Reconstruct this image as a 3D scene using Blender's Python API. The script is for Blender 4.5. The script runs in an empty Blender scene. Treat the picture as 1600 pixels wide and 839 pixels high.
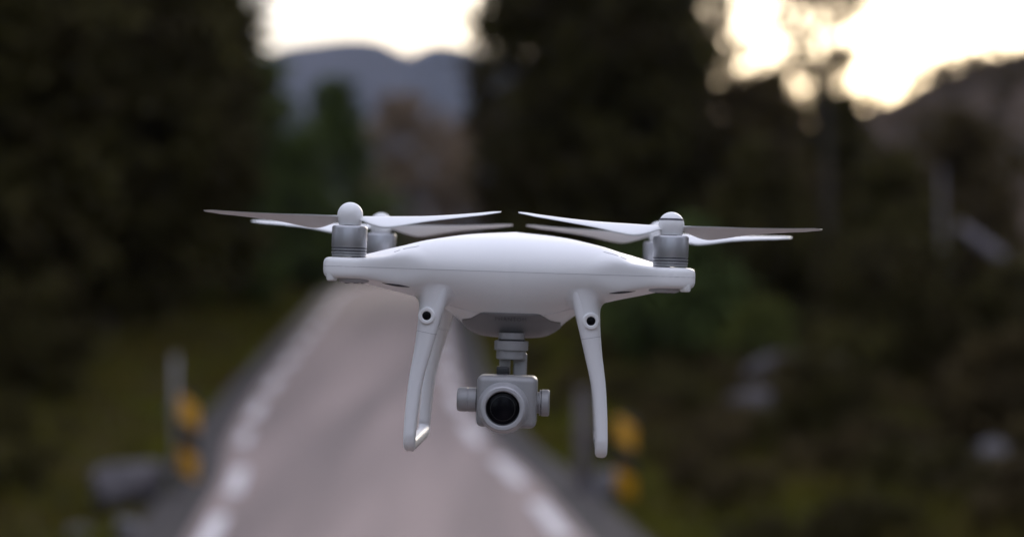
import bpy, bmesh, math, random
import numpy as np
from mathutils import Vector, Matrix

SC = bpy.context.scene
COL = SC.collection
R = math.radians

# ------------------------------------------------------------------ camera
EYE = 2.15
cam_d = bpy.data.cameras.new("camera")
cam = bpy.data.objects.new("camera", cam_d)
COL.objects.link(cam)
cam.location = (0, 0, EYE)
cam.rotation_euler = (R(90 + 0.42), 0, 0)
cam_d.sensor_width = 36
cam_d.lens = 63
cam_d.clip_start = 0.05
cam_d.clip_end = 9000
cam_d.dof.use_dof = True
cam_d.dof.focus_distance = 1.405
cam_d.dof.aperture_fstop = 2.85
cam_d.dof.aperture_blades = 0
SC.camera = cam

# ------------------------------------------------------------------ sky, sun, exposure
SUN_EL, SUN_AZ = 13.0, 14.0           # azimuth clockwise from +Y (behind the drone)
W = bpy.data.worlds.new("World")
SC.world = W
W.use_nodes = True
nt = W.node_tree
nt.nodes.clear()
sky = nt.nodes.new("ShaderNodeTexSky")
sky.sky_type = 'NISHITA'
sky.sun_disc = False
sky.sun_elevation = R(SUN_EL)
sky.sun_rotation = R(SUN_AZ)
sky.altitude = 100
sky.air_density = 1.0
sky.dust_density = 2.0
sky.ozone_density = 1.5
bg = nt.nodes.new("ShaderNodeBackground")
bg.inputs[1].default_value = 0.14
out = nt.nodes.new("ShaderNodeOutputWorld")
# thin cloud veil over the clear sky
wtc = nt.nodes.new("ShaderNodeTexCoord")
wno = nt.nodes.new("ShaderNodeTexNoise")
wno.inputs["Scale"].default_value = 2.2
wno.inputs["Detail"].default_value = 5
wrm = nt.nodes.new("ShaderNodeMapRange")
wrm.inputs[1].default_value, wrm.inputs[2].default_value = 0.3, 0.7
wrm.inputs[3].default_value, wrm.inputs[4].default_value = 0.62, 0.88
wmx = nt.nodes.new("ShaderNodeMixRGB")
nt.links.new(wtc.outputs['Generated'], wno.inputs['Vector'])
nt.links.new(wno.outputs['Fac'], wrm.inputs[0])
nt.links.new(wrm.outputs[0], wmx.inputs[0])
wsx = nt.nodes.new("ShaderNodeSeparateXYZ")
wel = nt.nodes.new("ShaderNodeMapRange")
wel.inputs[1].default_value, wel.inputs[2].default_value = 0.0, 0.9
wel.inputs[3].default_value, wel.inputs[4].default_value = 0.52, 1.95
wvm = nt.nodes.new("ShaderNodeMixRGB")
wvm.blend_type = 'MULTIPLY'
wvm.inputs[0].default_value = 1
wvm.inputs[1].default_value = (2.56, 2.60, 3.06, 1)
nt.links.new(wtc.outputs['Generated'], wsx.inputs[0])
nt.links.new(wsx.outputs['Z'], wel.inputs[0])
nt.links.new(wel.outputs[0], wvm.inputs[2])
nt.links.new(wvm.outputs[0], wmx.inputs[2])
nt.links.new(sky.outputs[0], wmx.inputs[1])
nt.links.new(wmx.outputs[0], bg.inputs[0])
nt.links.new(bg.outputs[0], out.inputs[0])

sun_d = bpy.data.lights.new("sun", 'SUN')
sun_d.energy = 0.5
sun_d.angle = R(14)
sun_d.color = (1.0, 0.90, 0.78)
sun = bpy.data.objects.new("sun", sun_d)
COL.objects.link(sun)
sd = Vector((math.sin(R(SUN_AZ)) * math.cos(R(SUN_EL)), math.cos(R(SUN_AZ)) * math.cos(R(SUN_EL)), math.sin(R(SUN_EL))))
sun.rotation_euler = sd.to_track_quat('Z', 'Y').to_euler()
sun.location = (20, 60, 60)

SC.view_settings.view_transform = 'Standard'
SC.view_settings.look = 'None'
SC.view_settings.gamma = 1
SC.view_settings.use_curve_mapping = False
SC.view_settings.exposure = 1.34
SC.render.engine = 'CYCLES'
SC.cycles.use_denoising = True
SC.cycles.max_bounces = 6
SC.cycles.volume_bounces = 0
SC.cycles.use_adaptive_sampling = True
SC.cycles.adaptive_threshold = 0.02

# ------------------------------------------------------------------ materials
def mat(name, col, rough=0.6, metal=0.0, col2=None, scale=8.0, bump=0.0, bscale=60.0, spec=None, detail=4.0, contrast=(0.35, 0.65), coords='Object'):
    m = bpy.data.materials.new(name)
    m.use_nodes = True
    t = m.node_tree
    b = t.nodes["Principled BSDF"]
    b.inputs["Roughness"].default_value = rough
    b.inputs["Metallic"].default_value = metal
    if spec is not None:
        b.inputs["Specular IOR Level"].default_value = spec
    tc = t.nodes.new("ShaderNodeTexCoord")
    if col2 is None:
        col2 = tuple(c * 0.94 for c in col)
    n = t.nodes.new("ShaderNodeTexNoise")
    n.inputs["Scale"].default_value = scale
    n.inputs["Detail"].default_value = detail
    r = t.nodes.new("ShaderNodeValToRGB")
    r.color_ramp.elements[0].position = contrast[0]
    r.color_ramp.elements[1].position = contrast[1]
    r.color_ramp.elements[0].color = (*col2, 1)
    r.color_ramp.elements[1].color = (*col, 1)
    t.links.new(tc.outputs[coords], n.inputs["Vector"])
    t.links.new(n.outputs["Fac"], r.inputs["Fac"])
    t.links.new(r.outputs["Color"], b.inputs["Base Color"])
    if bump:
        n2 = t.nodes.new("ShaderNodeTexNoise")
        n2.inputs["Scale"].default_value = bscale
        n2.inputs["Detail"].default_value = 3
        bp = t.nodes.new("ShaderNodeBump")
        bp.inputs["Strength"].default_value = bump
        bp.inputs["Distance"].default_value = 0.02
        t.links.new(tc.outputs[coords], n2.inputs["Vector"])
        t.links.new(n2.outputs["Fac"], bp.inputs["Height"])
        t.links.new(bp.outputs["Normal"], b.inputs["Normal"])
    return m

M = {}
M['white'] = mat('white_shell_plastic', (0.80, 0.80, 0.81), 0.36, scale=9, col2=(0.77, 0.77, 0.78))
M['white_prop'] = mat('white_propeller_plastic', (0.74, 0.74, 0.75), 0.42, scale=20)
M['white_gear'] = mat('white_leg_plastic', (0.78, 0.78, 0.80), 0.48, scale=12)
M['grey_panel'] = mat('grey_panel_plastic', (0.20, 0.195, 0.20), 0.5, scale=30, col2=(0.18, 0.175, 0.18))
M['letter'] = mat('dark_letter_print', (0.09, 0.09, 0.10), 0.5)
M['dark'] = mat('dark_recess', (0.045, 0.042, 0.045), 0.5)
M['seam'] = mat('seam_grey_plastic', (0.42, 0.42, 0.45), 0.6)  # even mid grey for seams, joint lines, arm marks and motor feet
M['black'] = mat('black_plastic', (0.012, 0.012, 0.014), 0.35)
M['rubber'] = mat('grey_rubber', (0.10, 0.10, 0.11), 0.7)
M['silver'] = mat('silver_motor_metal', (0.40, 0.405, 0.43), 0.38, 0.7, scale=40)
M['groove'] = mat('dark_motor_groove', (0.07, 0.07, 0.085), 0.45, 0.4)
M['gimbal'] = mat('light_grey_gimbal_metal', (0.285, 0.282, 0.29), 0.45, 0.2, scale=50)
M['ring'] = mat('grey_lens_ring', (0.40, 0.40, 0.42), 0.40, 0.2, scale=50)
M['glass'] = mat('black_lens_glass', (0.004, 0.004, 0.006), 0.2, spec=0.10)
M['lens_inner'] = mat('lens_barrel_black', (0.006, 0.006, 0.008), 0.35)
M['led'] = mat('frosted_light_cover', (0.70, 0.70, 0.70), 0.2)

M['asphalt'] = None
M['paint'] = mat('worn_white_road_paint', (0.64, 0.60, 0.60), 0.75, col2=(0.42, 0.39, 0.385), scale=6, coords='Object')
M['bark_dark'] = mat('dark_bark', (0.045, 0.036, 0.028), 0.9, col2=(0.02, 0.016, 0.013), scale=6, bump=0.5, bscale=18)
M['bark_pale'] = mat('pale_birch_bark', (0.12, 0.105, 0.115), 0.8, col2=(0.05, 0.044, 0.048), scale=5, contrast=(0.3, 0.45))
M['leaf_dark'] = mat('dark_olive_leaves', (0.068, 0.060, 0.018), 0.8, col2=(0.030, 0.023, 0.009), scale=0.7, spec=0.04)
M['leaf_brown'] = mat('brownish_leaves', (0.082, 0.062, 0.026), 0.8, col2=(0.044, 0.032, 0.015), scale=0.8, spec=0.04)
M['leaf_green'] = mat('green_leaves', (0.090, 0.120, 0.032), 0.7, col2=(0.050, 0.066, 0.022), scale=0.7, spec=0.05)
M['leaf_rust'] = mat('rusty_autumn_leaves', (0.22, 0.155, 0.100), 0.7, col2=(0.115, 0.088, 0.062), scale=0.5, spec=0.05)
M['leaf_yellow'] = mat('yellow_green_leaves', (0.12, 0.13, 0.03), 0.7, col2=(0.06, 0.07, 0.02), scale=0.9, spec=0.05)
M['rock'] = mat('grey_lichen_rock', (0.080, 0.070, 0.076), 0.9, col2=(0.04, 0.036, 0.038), scale=3, bump=0.5, bscale=14)
M['rock_pale'] = mat('pale_rock', (0.16, 0.15, 0.16), 0.85, col2=(0.08, 0.075, 0.08), scale=4, bump=0.5, bscale=14)
M['post'] = mat('weathered_grey_post', (0.125, 0.105, 0.115), 0.75, col2=(0.085, 0.072, 0.08), scale=7)
M['steel'] = mat('galvanised_post_steel', (0.20, 0.19, 0.20), 0.6, 0.3, scale=12)
M['grass'] = mat('mixed_grass_blades', (0.095, 0.096, 0.012), 0.8, col2=(0.085, 0.060, 0.018), scale=0.35, spec=0.0)
M['hill'] = mat('forested_hill', (0.055, 0.055, 0.055), 0.95, col2=(0.030, 0.034, 0.034), scale=0.008, spec=0.0, detail=8)
M['slope'] = mat('brown_wooded_slope', (0.075, 0.055, 0.042), 0.95, col2=(0.040, 0.032, 0.026), scale=0.12, spec=0.0, detail=8)

def ground_mat():
    m = bpy.data.materials.new('verge_soil_and_grass')
    m.use_nodes = True
    t = m.node_tree
    b = t.nodes["Principled BSDF"]
    b.inputs["Roughness"].default_value = 0.95
    b.inputs["Specular IOR Level"].default_value = 0.0
    tc = t.nodes.new("ShaderNodeTexCoord")
    n1 = t.nodes.new("ShaderNodeTexNoise"); n1.inputs["Scale"].default_value = 0.28; n1.inputs["Detail"].default_value = 6
    n2 = t.nodes.new("ShaderNodeTexNoise"); n2.inputs["Scale"].default_value = 3.0; n2.inputs["Detail"].default_value = 6
    r1 = t.nodes.new("ShaderNodeValToRGB")
    e = r1.color_ramp.elements
    e[0].position, e[0].color = 0.36, (0.050, 0.040, 0.026, 1)
    e[1].position, e[1].color = 0.64, (0.062, 0.068, 0.010, 1)
    k = e.new(0.5); k.color = (0.060, 0.052, 0.026, 1)
    mx = t.nodes.new("ShaderNodeMixRGB"); mx.blend_type = 'MULTIPLY'; mx.inputs[0].default_value = 0.5
    t.links.new(tc.outputs['Object'], n1.inputs['Vector']); t.links.new(tc.outputs['Object'], n2.inputs['Vector'])
    t.links.new(n1.outputs['Fac'], r1.inputs['Fac'])
    t.links.new(r1.outputs['Color'], mx.inputs[1]); t.links.new(n2.outputs['Fac'], mx.inputs[2])
    t.links.new(mx.outputs[0], b.inputs['Base Color'])
    return m

def asphalt_mat():
    m = bpy.data.materials.new('worn_pinkish_asphalt')
    m.use_nodes = True
    t = m.node_tree
    b = t.nodes["Principled BSDF"]
    b.inputs["Roughness"].default_value = 0.75
    b.inputs["Specular IOR Level"].default_value = 0.3
    tc = t.nodes.new("ShaderNodeTexCoord")
    mp = t.nodes.new("ShaderNodeMapping"); mp.inputs['Scale'].default_value = (1.15, 0.045, 1)
    n1 = t.nodes.new("ShaderNodeTexNoise"); n1.inputs["Scale"].default_value = 1.0; n1.inputs["Detail"].default_value = 5
    n2 = t.nodes.new("ShaderNodeTexNoise"); n2.inputs["Scale"].default_value = 90; n2.inputs["Detail"].default_value = 3
    r1 = t.nodes.new("ShaderNodeValToRGB")
    e = r1.color_ramp.elements
    e[0].position, e[0].color = 0.38, (0.200, 0.156, 0.144, 1)
    e[1].position, e[1].color = 0.64, (0.325, 0.250, 0.228, 1)
    r2 = t.nodes.new("ShaderNodeValToRGB")
    r2.color_ramp.elements[0].color = (0.7, 0.7, 0.7, 1); r2.color_ramp.elements[1].color = (1, 1, 1, 1)
    mx = t.nodes.new("ShaderNodeMixRGB"); mx.blend_type = 'MULTIPLY'; mx.inputs[0].default_value = 1
    t.links.new(tc.outputs['Object'], mp.inputs['Vector']); t.links.new(mp.outputs[0], n1.inputs['Vector'])
    t.links.new(tc.outputs['Object'], n2.inputs['Vector'])
    t.links.new(n1.outputs['Fac'], r1.inputs['Fac']); t.links.new(n2.outputs['Fac'], r2.inputs['Fac'])
    t.links.new(r1.outputs['Color'], mx.inputs[1]); t.links.new(r2.outputs['Color'], mx.inputs[2])
    t.links.new(mx.outputs[0], b.inputs['Base Color'])
    bp = t.nodes.new("ShaderNodeBump"); bp.inputs['Strength'].default_value = 0.3; bp.inputs['Distance'].default_value = 0.01
    t.links.new(n2.outputs['Fac'], bp.inputs['Height']); t.links.new(bp.outputs[0], b.inputs['Normal'])
    return m

M['ground'] = ground_mat()
M['asphalt'] = asphalt_mat()
M['shoulder'] = mat('dark_gravel_shoulder', (0.042, 0.034, 0.032), 0.95, col2=(0.024, 0.020, 0.019), scale=5, bump=0.4, bscale=40)

def stripe_mat():
    """yellow and black diagonal bands of a roadside hazard board"""
    m = bpy.data.materials.new('yellow_black_bands')
    m.use_nodes = True
    t = m.node_tree
    b = t.nodes["Principled BSDF"]
    b.inputs["Roughness"].default_value = 0.45
    tc = t.nodes.new("ShaderNodeTexCoord")
    sx = t.nodes.new("ShaderNodeSeparateXYZ")
    t.links.new(tc.outputs['Object'], sx.inputs[0])
    ad = t.nodes.new("ShaderNodeMath"); ad.operation = 'MULTIPLY_ADD'
    ad.inputs[1].default_value = 0.75
    t.links.new(sx.outputs['X'], ad.inputs[0]); t.links.new(sx.outputs['Z'], ad.inputs[2])
    dv = t.nodes.new("ShaderNodeMath"); dv.operation = 'MULTIPLY_ADD'
    dv.inputs[1].default_value = 1 / 0.52; dv.inputs[2].default_value = 0.75
    t.links.new(ad.outputs[0], dv.inputs[0])
    fr = t.nodes.new("ShaderNodeMath"); fr.operation = 'FRACT'
    t.links.new(dv.outputs[0], fr.inputs[0])
    gt = t.nodes.new("ShaderNodeMath"); gt.operation = 'GREATER_THAN'; gt.inputs[1].default_value = 0.5
    t.links.new(fr.outputs[0], gt.inputs[0])
    mx = t.nodes.new("ShaderNodeMixRGB")
    mx.inputs[1].default_value = (0.56, 0.27, 0.006, 1); mx.inputs[2].default_value = (0.012, 0.012, 0.014, 1)
    t.links.new(gt.outputs[0], mx.inputs[0]); t.links.new(mx.outputs[0], b.inputs['Base Color'])
    return m
M['stripe'] = stripe_mat()

# ------------------------------------------------------------------ helpers
def link(name, me, m=None, parent=None, loc=None):
    o = bpy.data.objects.new(name, me)
    COL.objects.link(o)
    if m is not None and me is not None and len(me.materials) == 0:
        me.materials.append(m)
    if parent is not None:
        o.parent = parent
    if loc is not None:
        o.location = loc
    return o

def tag(o, label=None, cat=None, group=None, kind=None):
    if label: o['label'] = label
    if cat: o['category'] = cat
    if group: o['group'] = group
    if kind: o['kind'] = kind
    return o

def empty(name, loc=(0, 0, 0), rot=(0, 0, 0)):
    o = bpy.data.objects.new(name, None)
    o.empty_display_size = 0.1
    COL.objects.link(o)
    o.location = loc
    o.rotation_euler = rot
    return o

def mesh_from(name, verts, faces, smooth=True):
    me = bpy.data.meshes.new(name)
    me.from_pydata([tuple(v) for v in verts], [], faces)
    me.update()
    if smooth:
        me.polygons.foreach_set('use_smooth', [True] * len(me.polygons))
    return me

def quads_mesh(name, V):
    """V: (n,4,3) array of separate quads"""
    n = len(V)
    me = bpy.data.meshes.new(name)
    me.vertices.add(n * 4); me.loops.add(n * 4); me.polygons.add(n)
    me.vertices.foreach_set('co', V.reshape(-1).astype(np.float32))
    me.loops.foreach_set('vertex_index', np.arange(n * 4, dtype=np.int32))
    me.polygons.foreach_set('loop_start', np.arange(0, n * 4, 4, dtype=np.int32))
    me.update(calc_edges=True)
    return me

def lathe(name, prof, seg=48, axis='Z', sharp=35):
    """prof: list of (radius, height); closed at the ends when radius 0"""
    bm = bmesh.new()
    rings = []
    for r, h in prof:
        if r < 1e-9:
            rings.append([bm.verts.new((0, 0, h))])
        else:
            rings.append([bm.verts.new((r * math.cos(2 * math.pi * i / seg), r * math.sin(2 * math.pi * i / seg), h)) for i in range(seg)])
    for a, b in zip(rings, rings[1:]):
        if len(a) == 1 and len(b) == 1: continue
        for i in range(seg):
            j = (i + 1) % seg
            if len(a) == 1: bm.faces.new((a[0], b[i], b[j]))
            elif len(b) == 1: bm.faces.new((a[i], a[j], b[0]))
            else: bm.faces.new((a[i], a[j], b[j], b[i]))
    bmesh.ops.recalc_face_normals(bm, faces=bm.faces)
    if axis == 'Y-':      # +height points to -Y
        bmesh.ops.transform(bm, matrix=Matrix.Rotation(R(90), 4, 'X'), verts=bm.verts)
    elif axis == 'X':     # +height points to +X
        bmesh.ops.transform(bm, matrix=Matrix.Rotation(R(90), 4, 'Y'), verts=bm.verts)
    for f in bm.faces: f.smooth = True
    for e in bm.edges:
        if len(e.link_faces) == 2 and e.calc_face_angle() > R(sharp): e.smooth = False
    me = bpy.data.meshes.new(name)
    bm.to_mesh(me); bm.free()
    return me

def rbox(name, sx, sy, sz, bev, seg=4, center=(0, 0, 0), rot=None):
    bm = bmesh.new()
    bmesh.ops.create_cube(bm, size=1)
    bmesh.ops.scale(bm, vec=(sx, sy, sz), verts=bm.verts)
    if bev > 0:
        bmesh.ops.bevel(bm, geom=list(bm.edges), offset=bev, segments=seg, affect='EDGES', profile=0.5)
    if rot is not None:
        bmesh.ops.transform(bm, matrix=rot, verts=bm.verts)
    bmesh.ops.translate(bm, vec=center, verts=bm.verts)
    for f in bm.faces: f.smooth = True
    for e in bm.edges:
        if len(e.link_faces) == 2 and e.calc_face_angle() > R(40): e.smooth = False
    me = bpy.data.meshes.new(name)
    bm.to_mesh(me); bm.free()
    return me

def tube(name, pts, rad, seg=8, closed=False):
    pts = [Vector(p) for p in pts]
    n = len(pts)
    verts, faces = [], []
    for i, p in enumerate(pts):
        a = pts[(i - 1) % n] if (closed or i > 0) else p
        b = pts[(i + 1) % n] if (closed or i < n - 1) else p
        t = (b - a).normalized()
        u = t.cross(Vector((0, 0, 1)))
        if u.length < 1e-3: u = t.cross(Vector((1, 0, 0)))
        u.normalize(); v = t.cross(u)
        rr = rad[i] if hasattr(rad, '__len__') else rad
        for k in range(seg):
            an = 2 * math.pi * k / seg
            verts.append(p + rr * (math.cos(an) * u + math.sin(an) * v))
    m = n if closed else n - 1
    for i in range(m):
        for k in range(seg):
            a = i * seg + k; b = i * seg + (k + 1) % seg
            c = ((i + 1) % n) * seg + (k + 1) % seg; d = ((i + 1) % n) * seg + k
            faces.append((a, b, c, d))
    if not closed:
        faces.append(tuple(range(seg))[::-1]); faces.append(tuple((n - 1) * seg + k for k in range(seg)))
    return mesh_from(name, verts, faces)

def interp(x, xs, ys):
    return float(np.interp(x, xs, ys))

def cspline(xs, ys):
    """smooth (Catmull-Rom / Hermite) interpolation through the points"""
    xs = np.array(xs, float); ys = np.array(ys, float)
    m = np.gradient(ys, xs)
    def f(x):
        x = np.clip(np.asarray(x, float), xs[0], xs[-1])
        i = np.clip(np.searchsorted(xs, x, side='right') - 1, 0, len(xs) - 2)
        h = xs[i + 1] - xs[i]; t = (x - xs[i]) / h
        return ((2 * t**3 - 3 * t**2 + 1) * ys[i] + (t**3 - 2 * t**2 + t) * h * m[i]
                + (-2 * t**3 + 3 * t**2) * ys[i + 1] + (t**3 - t**2) * h * m[i + 1])
    return f

def sstep(a, b, x):
    t = np.clip((x - a) / (b - a), 0, 1)
    return t * t * (3 - 2 * t)

# ------------------------------------------------------------------ terrain, road
ROAD_Y = [-60, 0, 16.5, 20.1, 22.4, 26, 30.5, 37.7, 46.7, 62, 75, 90, 105, 125, 160, 220]
ROAD_X = [3.6, -0.05, -1.18, -1.54, -1.88, -2.24, -2.55, -2.92, -3.35, -4.1, -3.9, -1.8, 2.0, 9, 24, 52]
ROAD_Z = [-0.1, 0.0, 0.0, 0.04, 0.10, 0.23, 0.43, 0.82, 1.32, 1.95, 2.25, 2.35, 2.4, 2.4, 2.6, 3.5]
rx = cspline(ROAD_Y, ROAD_X)
rz = cspline(ROAD_Y, ROAD_Z)

def ground_z(x, y):
    x = np.asarray(x, float); y = np.asarray(y, float)
    d = x - rx(y)
    base = rz(y)
    lum = 0.10 * np.sin(x * 0.9 + y * 0.35) * np.sin(y * 0.55 - x * 0.3) + 0.25 * np.sin(x * 0.21 + 1.0) * np.sin(y * 0.17 + 0.4)
    off = np.abs(d)
    w = sstep(2.4, 5.0, off)
    left = 0.06 * np.maximum(0, -d - 3.0)
    right = 0.05 * np.maximum(0, d - 3.0)
    left = np.minimum(left, 14); right = np.minimum(right, 14)
    ditch = -0.22 * np.exp(-((off - 3.0) / 0.55) ** 2)
    far = sstep(150, 500, np.abs(y) + 0.3 * off)
    z = base - 0.06 + w * lum + left + right + ditch
    return z * (1 - far) + far * (2.0 + 0.0 * z)

def build_ground():
    xs = np.concatenate([np.linspace(-3000, -60, 22), np.linspace(-50, -14, 19), np.linspace(-13, 10, 93), np.linspace(11, 50, 20), np.linspace(60, 3000, 22)])
    ys = np.concatenate([np.linspace(-600, -40, 8), np.linspace(-30, 8, 14), np.linspace(9, 70, 123), np.linspace(72, 130, 30), np.linspace(140, 4500, 34)])
    X, Y = np.meshgrid(xs, ys)
    Z = ground_z(X, Y)
    nx = len(xs)
    V = np.stack([X, Y, Z], -1).reshape(-1, 3)
    F = []
    for j in range(len(ys) - 1):
        for i in range(nx - 1):
            a = j * nx + i
            F.append((a, a + 1, a + nx + 1, a + nx))
    o = link('ground', mesh_from('ground', V, F), M['ground'])
    tag(o, kind='structure')

def strip(name, offs, y0, y1, step, lift, m):
    """a sheet that follows the road between lateral offsets"""
    ys = np.arange(y0, y1 + 1e-6, step)
    V, F = [], []
    for y in ys:
        dx = float(rx(y + 0.1) - rx(y - 0.1)) / 0.2
        nrm = math.hypot(1, dx)
        for o_ in offs:
            V.append((float(rx(y)) + o_ / nrm, y - o_ * dx / nrm, float(rz(y)) + lift - 0.012 * abs(o_)))
    n = len(offs)
    for j in range(len(ys) - 1):
        for i in range(n - 1):
            a = j * n + i
            F.append((a, a + 1, a + n + 1, a + n))
    return link(name, mesh_from(name, V, F), m)

build_ground()
tag(strip('road_shoulder', [-2.2, -1.2, 0, 1.2, 2.2], -60, 220, 1.0, 0.0, M['shoulder']), kind='structure')
tag(strip('road', [-1.70, -0.9, 0, 0.9, 1.70], -60, 220, 1.0, 0.02, M['asphalt']), kind='structure')

def edge_marks():
    V, F = [], []
    rnd = random.Random(3)
    for side in (-1, 1):
        y = -12.0 + (0.9 if side > 0 else 0.0)
        while y < 150:
            L = 2.3
            ys = np.linspace(y, y + L, 4)
            for k in range(4):
                yy = ys[k]
                wv = 0.085
                for o_ in (side * 1.5 - wv, side * 1.5 + wv):
                    V.append((float(rx(yy)) + o_, yy, float(rz(yy)) + 0.026 - 0.012 * abs(o_)))
            b = len(V) - 8
            for k in range(3):
                F.append((b + 2 * k, b + 2 * k + 1, b + 2 * k + 3, b + 2 * k + 2))
            y += L + 1.45
    tag(link('road_markings', mesh_from('road_markings', V, F, False), M['paint']), kind='structure')
edge_marks()

# distant hills (outlines given their own distance, size and depth)
def ridge(name, pts, ybase, depth, m, seed, rough, kind='structure', below=-5):
    """pts: (x, height) along the crest; a solid ridge falling to both sides"""
    f = cspline([p[0] for p in pts], [p[1] for p in pts])
    xs = np.linspace(pts[0][0], pts[-1][0], 160)
    ts = np.linspace(-1, 1, 33)
    rng = np.random.RandomState(seed)
    ph = rng.rand(12) * 6.28
    V = []
    for t in ts:
        for x in xs:
            h = float(f(x))
            k = (1 - abs(t) ** 1.15)
            nz = sum(math.sin(x * fr + ph[i] + t * 3 * (i + 1)) / (i + 1.5) for i, fr in enumerate(np.array([0.9, 1.9, 3.7, 6.1, 9.7]) * 14 / (pts[-1][0] - pts[0][0]) * 3))
            V.append((x, ybase + t * depth, below + (h - below) * k + rough * nz * (k ** 0.5) * (0.25 + 0.75 * min(1, abs(t) * 3))))
    n = len(xs); F = []
    for j in range(len(ts) - 1):
        for i in range(n - 1):
            a = j * n + i
            F.append((a, a + 1, a + n + 1, a + n))
    return tag(link(name, mesh_from(name, V, F), m), kind=kind)

D = 2600.0
def hp(px, py, d=D):   # a crest point read from the outline at distance d
    return ((px - 800) / 2800 * d, EYE + (440 - py) / 2800 * d)
ridge('hills', [(-1560, 104), (-830, 195), hp(300, 150), hp(380, 105), hp(440, 75), hp(500, 64), hp(560, 58), hp(602, 64), hp(640, 82), hp(668, 68), hp(705, 68), hp(760, 82), hp(900, 120), hp(1150, 180), (830, 234), (1560, 156)],
      D, 800, M['hill'], 4, 5.0, below=-15)
def hq(px, py): return hp(px, py, 170)
HS = [hq(900, 420), hq(1060, 330), hq(1200, 235), hq(1300, 192), hq(1400, 155), hq(1480, 116), hq(1560, 84), hq(1640, 60), hq(1900, 20), (110, 28), (190, 20)]
ridge('hillside', HS, 170, 80, M['slope'], 9, 0.5)

# ------------------------------------------------------------------ haze
def haze():
    bm = bmesh.new()
    bmesh.ops.create_cube(bm, size=1)
    bmesh.ops.scale(bm, vec=(7600, 6400, 440), verts=bm.verts)
    bmesh.ops.translate(bm, vec=(0, 2300, 440 / 2 - 30), verts=bm.verts)
    me = bpy.data.meshes.new('haze'); bm.to_mesh(me); bm.free()
    m = bpy.data.materials.new('thin_evening_air')
    m.use_nodes = True
    t = m.node_tree; t.nodes.clear()
    v = t.nodes.new('ShaderNodeVolumePrincipled')
    v.inputs['Color'].default_value = (0.66, 0.72, 1.0, 1)
    v.inputs['Density'].default_value = 0.000070
    v.inputs['Anisotropy'].default_value = 0.0
    v.inputs['Density Attribute'].default_value = ""
    oo = t.nodes.new('ShaderNodeOutputMaterial')
    t.links.new(v.outputs[0], oo.inputs['Volume'])
    tag(link('haze', me, m), kind='stuff')
haze()

# ------------------------------------------------------------------ trees
def limbs_mesh(name, H, r0, crown_base, Rc, seed, nl):
    rnd = random.Random(seed)
    bm_v, bm_f = [], []
    def add(pts, rads, seg=7):
        base = len(bm_v)
        for i, p in enumerate(pts):
            a = pts[max(0, i - 1)]; b = pts[min(len(pts) - 1, i + 1)]
            t = (b - a).normalized()
            u = t.cross(Vector((0.3, 0.9, 0.1))).normalized(); v = t.cross(u)
            for k in range(seg):
                an = 6.2832 * k / seg
                bm_v.append(p + rads[i] * (math.cos(an) * u + math.sin(an) * v))
        for i in range(len(pts) - 1):
            for k in range(seg):
                a = base + i * seg + k; b = base + i * seg + (k + 1) % seg
                bm_f.append((a, b, b + seg, a + seg))
    top = Vector((rnd.uniform(-.05, .05) * H, rnd.uniform(-.05, .05) * H, H * 0.93))
    tp = []
    for i in range(8):
        k = i / 7
        tp.append(Vector((top.x * k + 0.012 * H * math.sin(k * 5 + seed), top.y * k + 0.012 * H * math.cos(k * 4 + seed), -0.25 + k * (top.z + 0.25))))
    add(tp, [r0 * (1.25 if i == 0 else 1) * (1 - 0.9 * i / 7) for i in range(8)], 9)
    for j in range(nl):
        k = rnd.uniform(max(0.12, crown_base / H), 0.85)
        p = tp[0].lerp(tp[-1], k)
        i0 = min(6, int(k * 7)); p = tp[i0].lerp(tp[i0 + 1], k * 7 - i0)
        an = rnd.uniform(0, 6.28)
        L = Rc * rnd.uniform(0.6, 0.95) * (1.05 - 0.5 * k)
        d = Vector((math.cos(an), math.sin(an), rnd.uniform(0.2, 0.8)))
        pts = [p + d * (L * q) + Vector((0, 0, -0.12 * L * q * q)) for q in (0, 0.35, 0.7, 1)]
        rr = r0 * (1 - 0.85 * k) * 0.5
        add(pts, [rr, rr * 0.7, rr * 0.45, rr * 0.15], 5)
    return mesh_from(name, bm_v, bm_f)

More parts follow.
